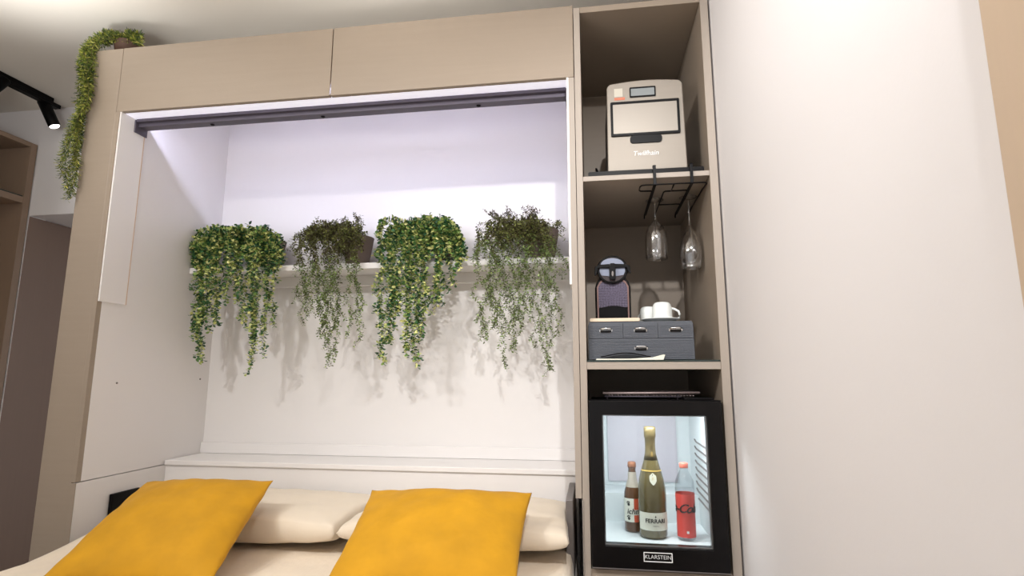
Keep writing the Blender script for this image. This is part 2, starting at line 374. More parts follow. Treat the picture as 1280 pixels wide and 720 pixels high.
def wineglass(label, c, prof, thick=.0014):
    g = thing('wine_glass', label, 'glass', c, 'wine glasses hanging in the rack')
    foot = [(.0005, .0005), (.012, .0005), (.034, .0), (.035, .0015), (.030, .0025), (.010, .004), (.0045, .010)]
    foot = [(r, -z) for r, z in foot]
    obj('foot', lathe(nb(), foot, c, 32), GLASS, g, True)
    st = prof[0][1]
    obj('stem', lathe(nb(), [(.0042, -.010), (.0036, -.03), (.0036, st+.02), (.006, st)], c, 20), GLASS, g, True)
    outer = prof; inner = [(max(r-thick, .0005), z) for r, z in prof[::-1]]
    obj('bowl', lathe(nb(), outer+[(prof[-1][0]-thick*.5, prof[-1][1]-.0008)]+inner, c, 40, False), GLASS, g, True)
wineglass('clear wine glass with straight-sided bowl hanging upside down, the left of two', (.278, .20, 1.8625),
          [(.006, -.082), (.016, -.094), (.032, -.112), (.040, -.135), (.0425, -.165), (.043, -.205), (.0425, -.238)])
wineglass('clear teardrop wine glass with crumpled wrap inside, hanging nearest the right wall', (.4035, .18, 1.8625),
          [(.005, -.115), (.013, -.130), (.025, -.150), (.036, -.180), (.0425, -.212), (.0435, -.238), (.040, -.262), (.035, -.282)])
bm = nb(); bmesh.ops.create_icosphere(bm, subdivisions=3, radius=.026)
for v in bm.verts:
    v.co *= 1+.35*noise.noise(v.co*70); v.co.z *= 1.25; v.co += Vector((.4035, .18, 1.637))
o = obj('crumpled_wrap', bm, clear('crumpled_film', (.8, .8, .8, 1), .15, 1.9)); rehome(o, (.4035, .18, 1.60))
tag(o, 'crumpled clear film stuffed inside the teardrop glass', 'wrapping')

# drawer box
ob = thing('drawer_organizer', 'slate grey ribbed drawer box with four small drawers under the coffee machine', 'drawer box', (.19, .16, 1.2285))
OX0, OX1, OZ0, OZ1 = .006, .374, 1.2287, 1.366
obj('body', prism(nb(), [(OX0, OZ0), (OX1, OZ0), (OX1-.001, OZ1-.014), (OX1-.006, OZ1), (OX0+.006, OZ1), (OX0+.001, OZ1-.014)], .036, .30), ORGM, ob, bevel=.002)
def drawer(a, c, lo, hi, hx, hz):
    bm = B(a, c, .028, .0358, lo, hi)
    n = int((hi-lo-.008)/.0058)
    for i in range(n): z = lo+.006+i*.0058; box(bm, a+.003, c-.003, .0268, .0282, z, z+.0034)
    d = obj('drawer', bm, ORGM, ob, bevel=.0004, seg=1)
    bm = prism(nb(), rrect(hx-.0235, hx+.0235, hz-.009, hz+.007, .006, 3), .0250, .0268); p = obj('handle', bm, CHROME, d, bevel=.0008)
    obj('grip', prism(nb(), rrect(hx-.020, hx+.020, hz-.009, hz-.001, .004, 3), .0236, .0249), BLACKG, p)
    obj('pull', tube(nb(), [(hx-.021, .024, hz+.003), (hx-.010, .0195, hz+.004), (hx+.010, .0195, hz+.004), (hx+.021, .024, hz+.003)], .0035, 8), CHROME, p, True)
wd = (OX1-OX0-.012)/3
for i in range(3):
    a = OX0+.004+i*(wd+.002); drawer(a, a+wd, 1.3065, 1.360, a+wd/2, 1.336)
drawer(OX0+.003, OX1-.003, 1.232, 1.3045, .19, 1.272)
# packets in front
bm = prism(nb(), [(.032, 1.2293), (.262, 1.2293), (.268, 1.2465), (.262, 1.2475), (.225, 1.2375), (.150, 1.2335), (.034, 1.2335)], -.0005, .021)
o = obj('paper_leaflet', bm, LABELW); rehome(o, (.15, .01, 1.2293)); tag(o, 'thin white leaflet with upturned corner lying in front of the drawer box', 'leaflet')
up = [(.050+.170*i/12, 1.2385+.013*math.sin(math.pi*i/12)**1.3) for i in range(13)]
bm = prism(nb(), up+[(x, z+.0035) for x, z in up[::-1]], .001, .020)
o = obj('sachet', bm, BLACK); rehome(o, (.14, .01, 1.238)); tag(o, 'bent black sachet lying on the white leaflet', 'sachet')

# coffee machine on cream tray
ct = nb(); prism(ct, rrect(.014, .190, 0, .0125, .004, 3), .033, .245)
for v in ct.verts: v.co.z += 1.3665
o = obj('small_tray', ct, CREAMT, bevel=.001); rehome(o, (.1, .15, 1.3665)); tag(o, 'cream rectangular tray under the coffee machine', 'tray')
cm = thing('coffee_machine', 'black capsule coffee machine with dotted front grille and round lever head', 'coffee machine', (.1, .15, 1.379))
zb = 1.3793
def cpro(ins=0):
    return [(.036+ins, zb+ins), (.166-ins, zb+ins), (.1665-ins, 1.50), (.161-ins, 1.520), (.152-ins, 1.532), (.150-ins, 1.545), (.052+ins, 1.545), (.050+ins, 1.532), (.041+ins, 1.520), (.0355+ins, 1.50)]
obj('housing', prism(nb(), cpro(), .10, .235), BLACKG, cm, bevel=.005, seg=3)
fr = [(.043, zb+.002), (.1585, zb+.002), (.159, 1.502), (.150, 1.520), (.138, 1.530), (.064, 1.530), (.052, 1.520), (.0425, 1.502)]
fi = [(.048, zb+.002), (.1535, zb+.002), (.154, 1.500), (.147, 1.515), (.136, 1.524), (.066, 1.524), (.055, 1.515), (.0475, 1.500)]
obj('trim', ring(nb(), fr, fi, .0945, .1005), COPPER, cm)
obj('grille', prism(nb(), [(.049, 1.425), (.153, 1.425), (.1535, 1.500), (.1465, 1.5145), (.1355, 1.5235), (.0665, 1.5235), (.0555, 1.5145), (.048, 1.500)], .0965, .1005), MESHM, cm)
obj('cup_bay', prism(nb(), [(.049, zb+.003), (.153, zb+.003), (.153, 1.415)]+[(.101+.052*math.cos(R(a)), 1.415+.016*math.sin(R(a))) for a in range(10, 180, 17)]+[(.049, 1.415)], .0955, .1005), BLACK, cm)
hx, hz_ = .1005, 1.5655
hd = obj('head', disc_y(nb(), hx, hz_, .058, .054, .085, .21), BLACKG, cm, bevel=.004)
obj('head_face', disc_y(nb(), hx, hz_-.001, .0475, .046, .081, .0855), mat('dark_bronze_plastic', (52, 40, 42), .25, coat=.4), hd)
obj('lens', disc_y(nb(), hx, hz_+.016, .043, .026, .0785, .0815, 5, 175), LILAC, hd)
for s in (-1, 1):
    pts = [(hx+s*.011, hz_+.008), (hx+s*.046, hz_+.006), (hx+s*.046, hz_-.010), (hx+s*.040, hz_-.022), (hx+s*.011, hz_-.026)]
    obj('lens', prism(nb(), pts if s < 0 else pts[::-1], .0785, .0815), LILAC, hd)
lv = prism(nb(), [(hx-.068, hz_-.024), (hx-.060, hz_-.024), (hx-.052, hz_+.004), (hx+.052, hz_+.004), (hx+.060, hz_-.018), (hx+.068, hz_-.018), (hx+.064, hz_+.010), (hx+.05, hz_+.017), (hx, hz_+.020), (hx-.05, hz_+.017), (hx-.064, hz_+.010)], .070, .079)
obj('lever', lv, BLACKG, cm, bevel=.002)
sp = obj('spout', prism(nb(), rrect(hx-.0115, hx+.0115, hz_-.042, hz_+.020, .007, 4), .060, .0785), BLACKG, cm, bevel=.002)
obj('button', disc_y(nb(), hx, hz_-.020, .0035, .010, .0585, .0602), GREYM, sp)

# cups and saucer
def cup(label, c, s=1, handle=True, rot=0):
    g = thing('espresso_cup', label, 'cup', c, 'white cups on the drawer box')
    o_ = [(.033, 0), (.036, .004), (.035, .045), (.032, .057), (.027, .064), (.022, .066)]   # stands on its rim, foot uppermost
    i_ = [(.019, .066), (.019, .062), (.0295, .054), (.032, .045), (.0325, .004), (.031, 0)]
    bm = lathe(nb(), [(r*s, z*s) for r, z in o_+i_]+[(.033*s, 0)], c, 36, False)
    lathe(bm, [(.0005, .0615*s), (.020*s, .0615*s)], c, 36, False)
    b_ = obj('cup_body', bm, CERAM, g, True)
    if handle:
        a = rot; d_ = Vector((math.cos(a), math.sin(a), 0)); C = Vector(c)
        P = [(.031, .044), (.045, .040), (.058, .032), (.062, .020), (.060, .008), (.050, .004), (.034, .006)]
        obj('handle', tube(nb(), [C+d_*r*s+Vector((0, 0, z*s)) for r, z in P], .0042*s, 8), CERAM, g, True)
zs = 1.3665
def saucer(label, c, r):
    bm = lathe(nb(), [(.0005, 0), (r*.5, 0), (r*.55, .002), (r*.9, .0105), (r, .0125), (r*.985, .0145), (r*.6, .0075), (r*.5, .006), (.0005, .006)], c, 40, False)
    o = obj('saucer', bm, CERAM, None, True); rehome(o, c); tag(o, label, 'saucer', 'white saucers on the drawer box')
saucer('white saucer under the upturned cups, right of the coffee machine', (.270, .12, zs+.0005), .071)
cup('upturned white espresso cup with its handle to the right, front one on the saucer', (.277, .105, zs+.0083), 1.0, True, R(-10))
saucer('small white saucer half hidden behind the larger saucer', (.250, .21, zs+.0005), .055)
cup('upturned white espresso cup half hidden behind the front cup', (.236, .190, zs+.0083), .92, True, R(130))

# ------------------------------------------------------------------ mini fridge
fz = .5445
fr_ = thing('mini_fridge', 'black glass-door mini fridge with bottles inside, bottom of the shelf unit', 'fridge', (.22, .25, fz))
bm = B(.012, .030, .034, .50, fz, 1.084); box(bm, .412, .430, .034, .50, fz, 1.084); box(bm, .030, .412, .034, .50, 1.064, 1.084)
box(bm, .030, .412, .034, .50, fz, .604); box(bm, .030, .412, .46, .50, .604, 1.064)
obj('cabinet_body', bm, BLACK, fr_)
bm = B(.0301, .0335, .036, .459, .6225, 1.0639); box(bm, .4085, .4119, .036, .459, .6225, 1.0639)
box(bm, .0301, .4119, .034, .459, .6042, .6225); box(bm, .0335, .4085, .455, .4595, .6225, 1.0639)
box(bm, .0335, .4085, .30, .455, .6225, .727); box(bm, .0335, .4085, .036, .455, 1.060, 1.0639)
obj('liner', bm, LINER, fr_)
obj('evaporator_plate', prism(nb(), rrect(.075, .355, .745, 1.03, .008, 3), .447, .4549), mat('grey_lilac_panel', (196, 192, 200), .4), fr_)
for i in range(9):
    z = .715+.026*i
    for s, X in ((1, .0350), (-1, .407)):
        obj('shelf_runner', tube(nb(), [(X, .06, z-.006), (X, .09, z), (X, .30, z), (X, .33, z+.006)], .0033, 6), GREYM if s < 0 else LINER, fr_)
DX0, DX1, DZ0, DZ1 = .004, .440, .556, 1.0905
do = obj('door', ring(nb(), rrect(DX0, DX1, DZ0, DZ1, .004, 2), rrect(.048, .391, .6225, 1.0435, .003, 2), -.020, .031), FRIDGEB, fr_, bevel=.002)
obj('glass_pane', B(.0482, .3908, -.014, -.010, .6227, 1.0433), DOORG, do)
obj('gasket', ring(nb(), rrect(.046, .393, .6205, 1.0455, .003, 2), rrect(.0515, .3875, .626, 1.040, .002, 2), -.0085, -.004), GREYM, do)
for (lo, hi) in ((1.0905, 1.0935), (.5525, .5555)):
    obj('door_edge', B(DX0, DX1, -.020, .028, lo, hi), GREYM if hi < 1 else BLACK, do)
bd = obj('badge', ring(nb(), rrect(.170, .261, .5800, .6095, .001, 1), rrect(.1725, .2585, .5825, .6070, .001, 1), -.0212, -.0201), WINK, do)
text('lettering', 'KLARSTEIN', .0170, flat(.2155, -.0205, .5948), WINK, bd, bold=-.0002)
obj('top_hinge', B(.33, .43, .040, .11, 1.0845, 1.0995), BLACK, fr_, bevel=.002)
# rack on the fridge
rr = thing('wire_rack', 'thin pinkish grey wire rack lying on top of the mini fridge', 'rack', (.22, .2, 1.084))
PINKW = mat('pinkish_wire', (176, 158, 156), .4, .4)
obj('rim', tube(nb(), [(.058, .10, 1.112), (.392, .10, 1.115), (.392, .32, 1.115), (.058, .32, 1.112), (.058, .10, 1.112)], .0042, 8), PINKW, rr, True)
for i in range(30):
    x = .068+.0105*i
    obj('bar', tube(nb(), [(x, .10, 1.1045), (x, .32, 1.1045)], .0019, 6), PINKW if i % 3 else GREYM, rr, True)
obj('rim', tube(nb(), [(.060, .102, 1.1005), (.330, .102, 1.1005)], .0022, 6), STEEL, rr, True)
for x in (.07, .32):
    for y in (.115, .31): obj('foot', tube(nb(), [(x, y, 1.0842), (x, y, 1.110)], .003, 6), STEEL, rr)

# bottles
FZ = .6226
c = (.2165, .115, FZ)
ch = thing('champagne_bottle', 'dark green sparkling wine bottle with white label, tallest bottle in the fridge', 'bottle', c)
prof = [(.030, 0), (.044, .003), (.0485, .010), (.0485, .135), (.047, .165), (.042, .195), (.034, .225), (.025, .255), (.0185, .28), (.0165, .30)]
obj('glass', lathe(nb(), prof, c, 40), GREENB, ch, True)
obj('foil', lathe(nb(), [(.0245, .258), (.0190, .28), (.0176, .30), (.0182, .333), (.0205, .336), (.0208, .358), (.0205, .369), (.017, .372), (.0005, .372)], c, 36), FOIL, ch, True)
lb = obj('label', arc_patch(nb(), c[0], c[1], [(.0492, FZ+.030), (.0492, FZ+.088)], R(-158), R(-14), 24), LABELW, ch, True)
text('lettering', 'FERRARI', .0185, wrap(c[0], c[1], .0494, FZ+.061, .10), INK, lb, spacing=1.05, bold=.0005)
text('lettering', 'TRENTO', .0055, wrap(c[0], c[1], .0494, FZ+.045, .10), mat('grey_ink', (130, 130, 124), .6), lb)
bm = nb(); bm.from_mesh(obj('x', prism(nb(), [(.0, .006), (.003, .001), (0, -.003), (-.003, .001)], -.0002, .0002), INK).data)
bpy.data.objects.remove(bpy.data.objects['x'])
for v in bm.verts: v.co = Vector(wrap(c[0], c[1], .0494, FZ+.074, .10)(v.co.x, v.co.z, 0))
obj('emblem', bm, INK, lb)
bm = nb(); pts = [(0, .021), (.008, .015), (.0125, .010), (.011, -.006), (.006, -.014), (0, -.021), (-.006, -.014), (-.011, -.006), (-.0125, .010), (-.008, .015)]
vs = []
for x, z in pts:
    Zl = .198+z*.95; rr_ = .0415-(Zl-.198)*.33; a = -math.pi/2+x/.041+.04
    vs.append(bm.verts.new((c[0]+(rr_+.0012)*math.cos(a), c[1]+(rr_+.0012)*math.sin(a), FZ+Zl)))
bm.faces.new(vs); bmesh.ops.solidify(bm, geom=bm.faces, thickness=.0012); sg = obj('shield_seal', bm, LABELW, ch)
text('lettering', 'F', .014, lambda x, v, d: (c[0]+.0016+x, c[1]-.0432-.0002+v*.33, FZ+.198+v), GOLD, sg)
arc = nb(); arc_patch(arc, c[0], c[1], [(.0362, FZ+.2222), (.0350, FZ+.2262)], R(-170), R(-10), 20); obj('collar_band', arc, GOLD, ch, True)
o = text('lettering', 'FERRARI', .011, lambda x, v, d: (c[0]+.002+v, c[1]-.0195-max(0, (.285-(.292-x))*.30)-.0022, FZ+.292-x), GOLD, ch)
c2 = (.154, .178, FZ)
be = thing('beer_bottle', 'amber beer bottle with red and white label behind the tall green bottle', 'bottle', c2)
prof = [(.020, 0), (.029, .002), (.0315, .008), (.0315, .118), (.0295, .138), (.022, .160), (.0155, .180), (.0135, .215), (.0145, .222)]
obj('glass', lathe(nb(), prof, c2, 36), AMBER, be, True)
obj('cap', lathe(nb(), [(.0150, .221), (.0158, .223), (.0150, .236), (.0125, .240), (.0005, .240)], c2, 24), mat('copper_cap', (150, 96, 66), .4, .3), be, True)
obj('neck_label', lathe(nb(), [(.0250, .153), (.0224, .161), (.0160, .181), (.0146, .205)], c2, 32, False), mat('grey_neck_label', (168, 160, 146), .5), be, True)
lb = obj('label', arc_patch(nb(), c2[0], c2[1], [(.0321, FZ+.036), (.0321, FZ+.116)], R(-190), R(10), 24), LABELW, be, True)
for a0, a1, lo, hi in ((-88, -30, .078, .116), (-88, -30, .036, .060)):
    obj('red_block', arc_patch(nb(), c2[0], c2[1], [(.0324, FZ+lo), (.0324, FZ+hi)], R(a0), R(a1), 10), mat('orange_red_print', (208, 84, 50), .5), lb, True)
for zc in (.098, .050):
    bm = nb()
    for px_, pz_, q in ((0, -.002, .005), (-.006, .004, .0024), (-.002, .007, .0024), (.003, .006, .0022)):
        vv = [bm.verts.new(wrap(c2[0], c2[1], .0324, FZ+zc, -.55)(px_+q*math.cos(k*math.pi/5), pz_+q*1.1*math.sin(k*math.pi/5), 0)) for k in range(10)]
        bm.faces.new(vv)
    obj('emblem', bm, INK, lb)
text('lettering', 'ichnusa', .026, wrap(c2[0], c2[1], .0324, FZ+.072, .42), INK, lb, shear=.2, bold=.0004)
c3 = (.326, .095, FZ)
ck = thing('cola_bottle', 'clear cola bottle with tall red label at the right inside the fridge', 'bottle', c3)
prof = [(.010, 0.004), (.022, .0), (.029, .004), (.0305, .012), (.0300, .045), (.0295, .09), (.0320, .150), (.0325, .172), (.0300, .195), (.022, .212), (.0145, .226), (.0125, .236)]
obj('plastic_bottle', lathe(nb(), prof, c3, 36), clear('clear_plastic', (.88, .89, .90, 1), .12, 1.5), ck, True)
obj('cap', lathe(nb(), [(.0145, .236), (.0150, .238), (.0150, .250), (.0135, .2525), (.0005, .2525)], c3, 24), REDCAP, ck, True)
lb = obj('label', lathe(nb(), [(.0312, .012), (.0312, .045), (.0308, .09), (.0325, .138), (.0328, .152)], c3, 36, False), REDL, ck, True)
text('lettering', 'Coca-Cola', .040, wrap(c3[0], c3[1], .0320, FZ+.105, -1.25), INK, lb, shear=.45, bold=.0006, spacing=.9)
bm = nb(); vv = [bm.verts.new(wrap(c3[0], c3[1], .0314, FZ+.030, 0)(x, z, 0)) for x, z in ((-.004, -.004), (.004, -.004), (.004, .004), (-.004, .004))]; bm.faces.new(vv)
obj('print_mark', bm, WINK, lb)

# ------------------------------------------------------------------ bed
bed = thing('bed', 'wide low bed with cream bedspread pulled down from the cabinet', 'bed', (-1.0, -.6, 0))
obj('bed_base', B(-1.87, -.09, -1.62, .38, .10, .32), GREYM, bed, bevel=.01)
obj('mattress', B(-1.88, -.08, -1.64, .40, .325, .545), PILLOW, bed, bevel=.03, seg=3)
for x in (-1.80, -.16):
    for y in (-1.55, .30): obj('leg', B(x-.03, x+.03, y-.03, y+.03, 0, .10), BLACK, bed)
bm = nb(); NX, NY = 90, 100; g_ = []
for j in range(NY+1):
    y = -1.68+(.425+1.68)*j/NY; row = []
    for i in range(NX+1):
        s = -1.12+2.24*i/NX
        if abs(s) <= 1: x = -.98+.912*s; z = .560; dr = 0
        else: dr = (abs(s)-1)/.12; x = -.98+math.copysign(.912+.018*math.sin(min(dr, 1)*1.57), s); z = .560-.26*dr
        if abs(s) > .94 and abs(s) <= 1: z -= .012*((abs(s)-.94)/.06)**2
        z += .006*noise.noise(Vector((x*3, y*3, 0)))+.003*noise.noise(Vector((x*11, y*7, 3)))*(1-dr)
        if x < -1.75 and y > -.25: z += .035*min(1, (y+.25)/.25)*min(1, (-1.70-x)/.15)*(1-dr)
        x += .008*noise.noise(Vector((y*6, z*3, 9)))*dr
        row.append(bm.verts.new((x, y, z)))
    g_.append(row)
for j in range(NY):
    for i in range(NX): bm.faces.new((g_[j][i], g_[j][i+1], g_[j+1][i+1], g_[j+1][i]))
obj('bedspread', bm, SPREAD, bed, True)

def cushion(name, label, cat, TL, TR, BR, BL, th, m, group=None, pinch=.06, sag=0, seed=0, N=44, fat=.5):
    TL, TR, BR, BL = map(Vector, (TL, TR, BR, BL)); nrm = (TR-TL).cross(BL-TL).normalized()
    if nrm.z < 0: nrm = -nrm
    ctr = (TL+TR+BR+BL)/4
    def P(u, v, side):
        a = (u+1)/2; c_ = (v+1)/2
        pu = u*(1-pinch*(1-v*v)*abs(u)**2); pv = v*(1-pinch*(1-u*u)*abs(v)**2)
        a, c_ = (pu+1)/2, (pv+1)/2
        p = (BL*(1-a)+BR*a)*(1-c_)+(TL*(1-a)+TR*a)*c_
        h = ((1-u*u)*(1-v*v))
        h = max(h, 0)**fat
        wr = noise.noise(Vector((u*2.3+seed, v*2.3, seed)))*.12+noise.noise(Vector((u*6+seed, v*5, seed+4)))*.035
        h *= (1+wr)
        edge = max(abs(u), abs(v))
        rip = .0035*math.sin(u*17+3*math.sin(v*4+seed))*max(0, abs(v)-.55)+.0035*math.sin(v*15+seed)*max(0, abs(u)-.55)
        q = p+nrm*(side*th/2*h+rip-sag*(1-(v*.5+.5))*0)
        return q
    bm = nb(); G = {}
    for side in (1, -1):
        for i in range(N+1):
            for j in range(N+1):
                e = i in (0, N) or j in (0, N)
                if side == -1 and e: G[side, i, j] = G[1, i, j]; continue
                u = math.sin((i/N-.5)*math.pi); v = math.sin((j/N-.5)*math.pi)
                u = .6*u+.4*(2*i/N-1); v = .6*v+.4*(2*j/N-1)
                G[side, i, j] = bm.verts.new(P(u, v, side))
        for i in range(N):
            for j in range(N):
                f = [G[side, i, j], G[side, i+1, j], G[side, i+1, j+1], G[side, i, j+1]]
                bm.faces.new(f if side == 1 else f[::-1])
    bmesh.ops.recalc_face_normals(bm, faces=bm.faces)
    base = (ctr.x, ctr.y, min(v.co.z for v in bm.verts))
    o = obj(name, bm, m, None, True); rehome(o, base); tag(o, label, cat, group); return o
# sleeping pillows against the headboard
cushion('bed_pillow', 'plump cream pillow behind the left mustard cushion', 'pillow', (-1.72, .42, .634), (-.872, .42, .634), (-.874, -.07, .636), (-1.74, -.07, .636), .138, PILLOW, 'cream bed pillows', .015, seed=3, fat=.22)
cushion('bed_pillow', 'plump cream pillow behind the right mustard cushion', 'pillow', (-.866, .42, .640), (-.085, .42, .640), (-.068, -.07, .640), (-.866, -.07, .640), .132, PILLOW, 'cream bed pillows', .015, seed=8, fat=.25)
def raise_(v, dy, dz): v = Vector(v); v.y += dy; v.z += dz; return v
cushion('throw_cushion', 'mustard velvet square cushion leaning at the left of the bed', 'cushion', at(184, 602, -.03), at(342, 601, -.03), atz(262, 733, .60), atz(52, 722, .60), .16, MUST, 'mustard cushions on the bed', .035, seed=1, fat=.6)
cushion('throw_cushion', 'mustard velvet square cushion leaning at the right of the bed', 'cushion', at(465, 613, -.04), at(665, 616, -.04), atz(645, 740, .60), atz(400, 738, .60), .16, MUST, 'mustard cushions on the bed', .035, seed=5, fat=.6)

# ------------------------------------------------------------------ plants
def leaf(bm, p, d, n, L, wd, fold=.25):
    d = d.normalized(); s = d.cross(n)
    if s.length < 1e-4: s = d.cross(Vector((1, 0, 0)))
    s.normalize(); n = s.cross(d)
    a = bm.verts.new(p); b1 = bm.verts.new(p+d*L*.45+s*wd*.5+n*fold*wd*.5); b2 = bm.verts.new(p+d*L*.45-s*wd*.5+n*fold*wd*.5)
    m_ = bm.verts.new(p+d*L*.5); t_ = bm.verts.new(p+d*L-n*.1*L)
    c1 = bm.verts.new(p+d*L*.82+s*wd*.30+n*fold*wd*.3); c2 = bm.verts.new(p+d*L*.82-s*wd*.30+n*fold*wd*.3)
    bm.faces.new((a, m_, b1)); bm.faces.new((a, b2, m_)); bm.faces.new((m_, t_, c1, b1)); bm.faces.new((m_, b2, c2, t_))
def rv(s=1): return Vector((random.uniform(-s, s), random.uniform(-s, s), random.uniform(-s, s)))
def catmull(P, n):
    P = [P[0]]+list(P)+[P[-1]]; out = []
    for i in range(1, len(P)-2):
        for k in range(n):
            t = k/n; a, b_, c_, d_ = P[i-1], P[i], P[i+1], P[i+2]
            out.append(.5*((2*b_)+(c_-a)*t+(2*a-5*b_+4*c_-d_)*t*t+(3*b_-a-3*c_+d_)*t**3))
    out.append(P[-2]); return out
def strand(stems, fol, pts, step, L, wd, r=.0011, jit=.35, fol_top=None, ztop=None, whorl=2, sway=0, branch=0):
    path = catmull([Vector(p) for p in pts], 8)
    if sway:
        ph = random.random()*50
        path = [p+sway*min(1, i/10)*Vector((noise.noise(Vector((ph, p.z*14, 0))), .5*noise.noise(Vector((ph, p.z*14, 7))), 0)) for i, p in enumerate(path)]
    tube(stems, path, [r*(1-.5*i/len(path)) for i in range(len(path))], 4)
    acc = 0; k = random.random()*6; bacc = random.random()*.04
    for a, b_ in zip(path, path[1:]):
        seg = (b_-a).length; t = (b_-a).normalized() if seg > 1e-6 else Vector((0, 0, -1))
        acc += seg; bacc += seg
        if branch and bacc > branch:
            bacc = random.random()*branch*.5
            a_ = random.uniform(0, 6.28); dr = Vector((math.cos(a_), .7*math.sin(a_), 0))
            ln = random.uniform(.018, .04); down = Vector((0, 0, -1)) if t.z < .1 else Vector((0, 0, .6))
            strand(stems, fol, [b_, b_+dr*ln*.5+down*ln*.35, b_+dr*ln*.75+down*ln], step, L, wd, r*.7, jit, fol_top, ztop, whorl)
        while acc > step:
            acc -= step; k += 1.9
            u = t.cross(Vector((.3, .8, .1))).normalized(); v = t.cross(u)
            p = b_-t*acc
            for q in range(whorl):
                ang = k+q*2*math.pi/whorl+random.uniform(-.5, .5)
                side = u*math.cos(ang)+v*math.sin(ang)
                d_ = side+t*random.uniform(.2, .8)+rv(jit)
                f = fol
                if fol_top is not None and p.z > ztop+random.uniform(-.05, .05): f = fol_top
                leaf(f, p+side*.001, d_, (t+rv(.6)).normalized(), L*random.uniform(.7, 1.2), wd*random.uniform(.8, 1.2))
def pot(c, r1, r0, h, m, parent):
    bm = lathe(nb(), [(.0005, 0), (r0, 0), (r1, h), (r1+.001, h+.0005), (r1-.004, h), (r0-.003, .02), (.0005, .02)], c, 40, False)
    p = obj('pot', bm, m, parent, True)
    sb = nb(); lathe(sb, [(.0005, h*.80), (r1*.9, h*.80)], c, 24, False); obj('soil', sb, POTD, p)
def shelf_plant(label, xr, top_px, tips, style, dense, extra_top=None):
    # xr: right edge of the pot; tips: (pixel x where it leaves the shelf, tip pixel x, tip pixel y, how many)
    rt = .077; h = .150; c = (xr-rt, .603, 1.7097)
    g = thing('hanging_plant', label, 'plant', c, 'trailing plants on the white shelf')
    pot(c, rt, .054, h, POTM, g)
    stems = nb(); fa = nb(); fb = nb()
    big = style == 'v'
    L, wd, step = (.0185, .0150, .0088) if big else (.0135, .0078, .0085)
    sw, br = (.02, .05) if big else (.045, .028)
    zt = c[2]+h
    for (xs, xt, yt, n) in tips:
        for k in range(max(1, round(n*.62)) if big else max(1, round(n*.7))):
            js = random.uniform(-6, 6); yd = random.uniform(.425, .475)
            tip = at(xt+random.uniform(-5, 5), yt-random.uniform(0, 22)*(k > 0), yd)
            start = Vector((c[0]+random.uniform(-.045, .045), c[1]+random.uniform(-.05, .02), zt-.02))
            mid = at(xs+js, random.uniform(*top_px), random.uniform(.47, .53))
            over = at(xs+js*1.2, 318+random.uniform(-8, 8), yd)
            low = over.lerp(tip, .5)+Vector((random.uniform(-.012, .012), random.uniform(-.01, .01), 0))
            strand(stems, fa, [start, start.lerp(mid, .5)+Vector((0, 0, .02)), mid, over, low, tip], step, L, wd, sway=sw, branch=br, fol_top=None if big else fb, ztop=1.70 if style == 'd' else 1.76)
    # bushy crown
    for k in range(dense):
        a = random.random()
        x = extra_top[0]+(extra_top[1]-extra_top[0])*random.random(); y = random.uniform(*top_px)
        y += 14*abs((x-(extra_top[0]+extra_top[1])/2)/((extra_top[1]-extra_top[0])/2))**3
        e = at(x, y, random.uniform(.46, .60))
        start = Vector((c[0]+random.uniform(-.05, .05), c[1]+random.uniform(-.05, .03), zt-.02))
        end = e+Vector((random.uniform(-.02, .02), -random.uniform(0, .03), -random.uniform(.02, .10)))
        if end.y < .50: end.z = min(end.z, e.z-.05)
        else: end.z = max(end.z, 1.735)
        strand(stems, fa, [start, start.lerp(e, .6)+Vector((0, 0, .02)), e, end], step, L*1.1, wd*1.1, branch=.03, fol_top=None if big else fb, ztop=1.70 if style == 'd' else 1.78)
    st = obj('stems', stems, STEMM, g); st['kind'] = 'stuff' if False else 'part'
    del st['kind']
    obj('foliage', fa, LEAF_Y if big else LEAF_G, g, False)
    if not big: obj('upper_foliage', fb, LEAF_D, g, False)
    else: fb.free()
    return g, c
shelf_plant('bushy yellow-green variegated trailing plant, leftmost on the white shelf', -1.539, (283, 305),
    [(250, 246, 450, 4), (256, 252, 425, 3), (264, 262, 412, 3), (275, 272, 408, 3), (285, 281, 375, 3), (295, 292, 370, 3), (304, 305, 400, 3), (314, 314, 425, 3), (324, 318, 461, 4), (332, 328, 438, 3), (340, 336, 405, 2), (242, 240, 405, 2)],
    'v', 46, (246, 350))
shelf_plant('sparse dusky brown-green trailing plant, second from left on the white shelf', -1.060, (278, 296),
    [(375, 372, 403, 2), (382, 378, 372, 3), (390, 385, 395, 3), (398, 396, 405, 3), (406, 405, 425, 3), (412, 410, 458, 3), (418, 416, 440, 2), (426, 420, 415, 3), (436, 432, 418, 2), (444, 450, 425, 2), (440, 442, 395, 2)],
    'd', 36, (374, 450))
shelf_plant('bushy yellow-green variegated trailing plant, third from left on the white shelf', -.596, (272, 296),
    [(478, 481, 452, 4), (486, 486, 430, 3), (492, 491, 405, 3), (500, 498, 395, 3), (508, 510, 440, 3), (515, 517, 452, 4), (524, 526, 425, 3), (534, 533, 400, 3), (543, 541, 385, 3), (552, 553, 375, 3), (560, 560, 355, 2)],
    'v', 52, (482, 578))
g4, c4 = shelf_plant('wispy dark green trailing plant with purplish tips, rightmost on the white shelf', -.126, (272, 296),
    [(600, 598, 410, 2), (608, 604, 420, 2), (615, 611, 425, 3), (622, 622, 410, 3), (630, 634, 458, 3), (638, 642, 430, 2), (646, 648, 408, 3), (655, 657, 415, 3), (664, 668, 435, 2), (672, 682, 464, 3), (680, 688, 415, 3), (690, 700, 420, 2), (686, 692, 356, 1)],
    'g', 34, (600, 690))
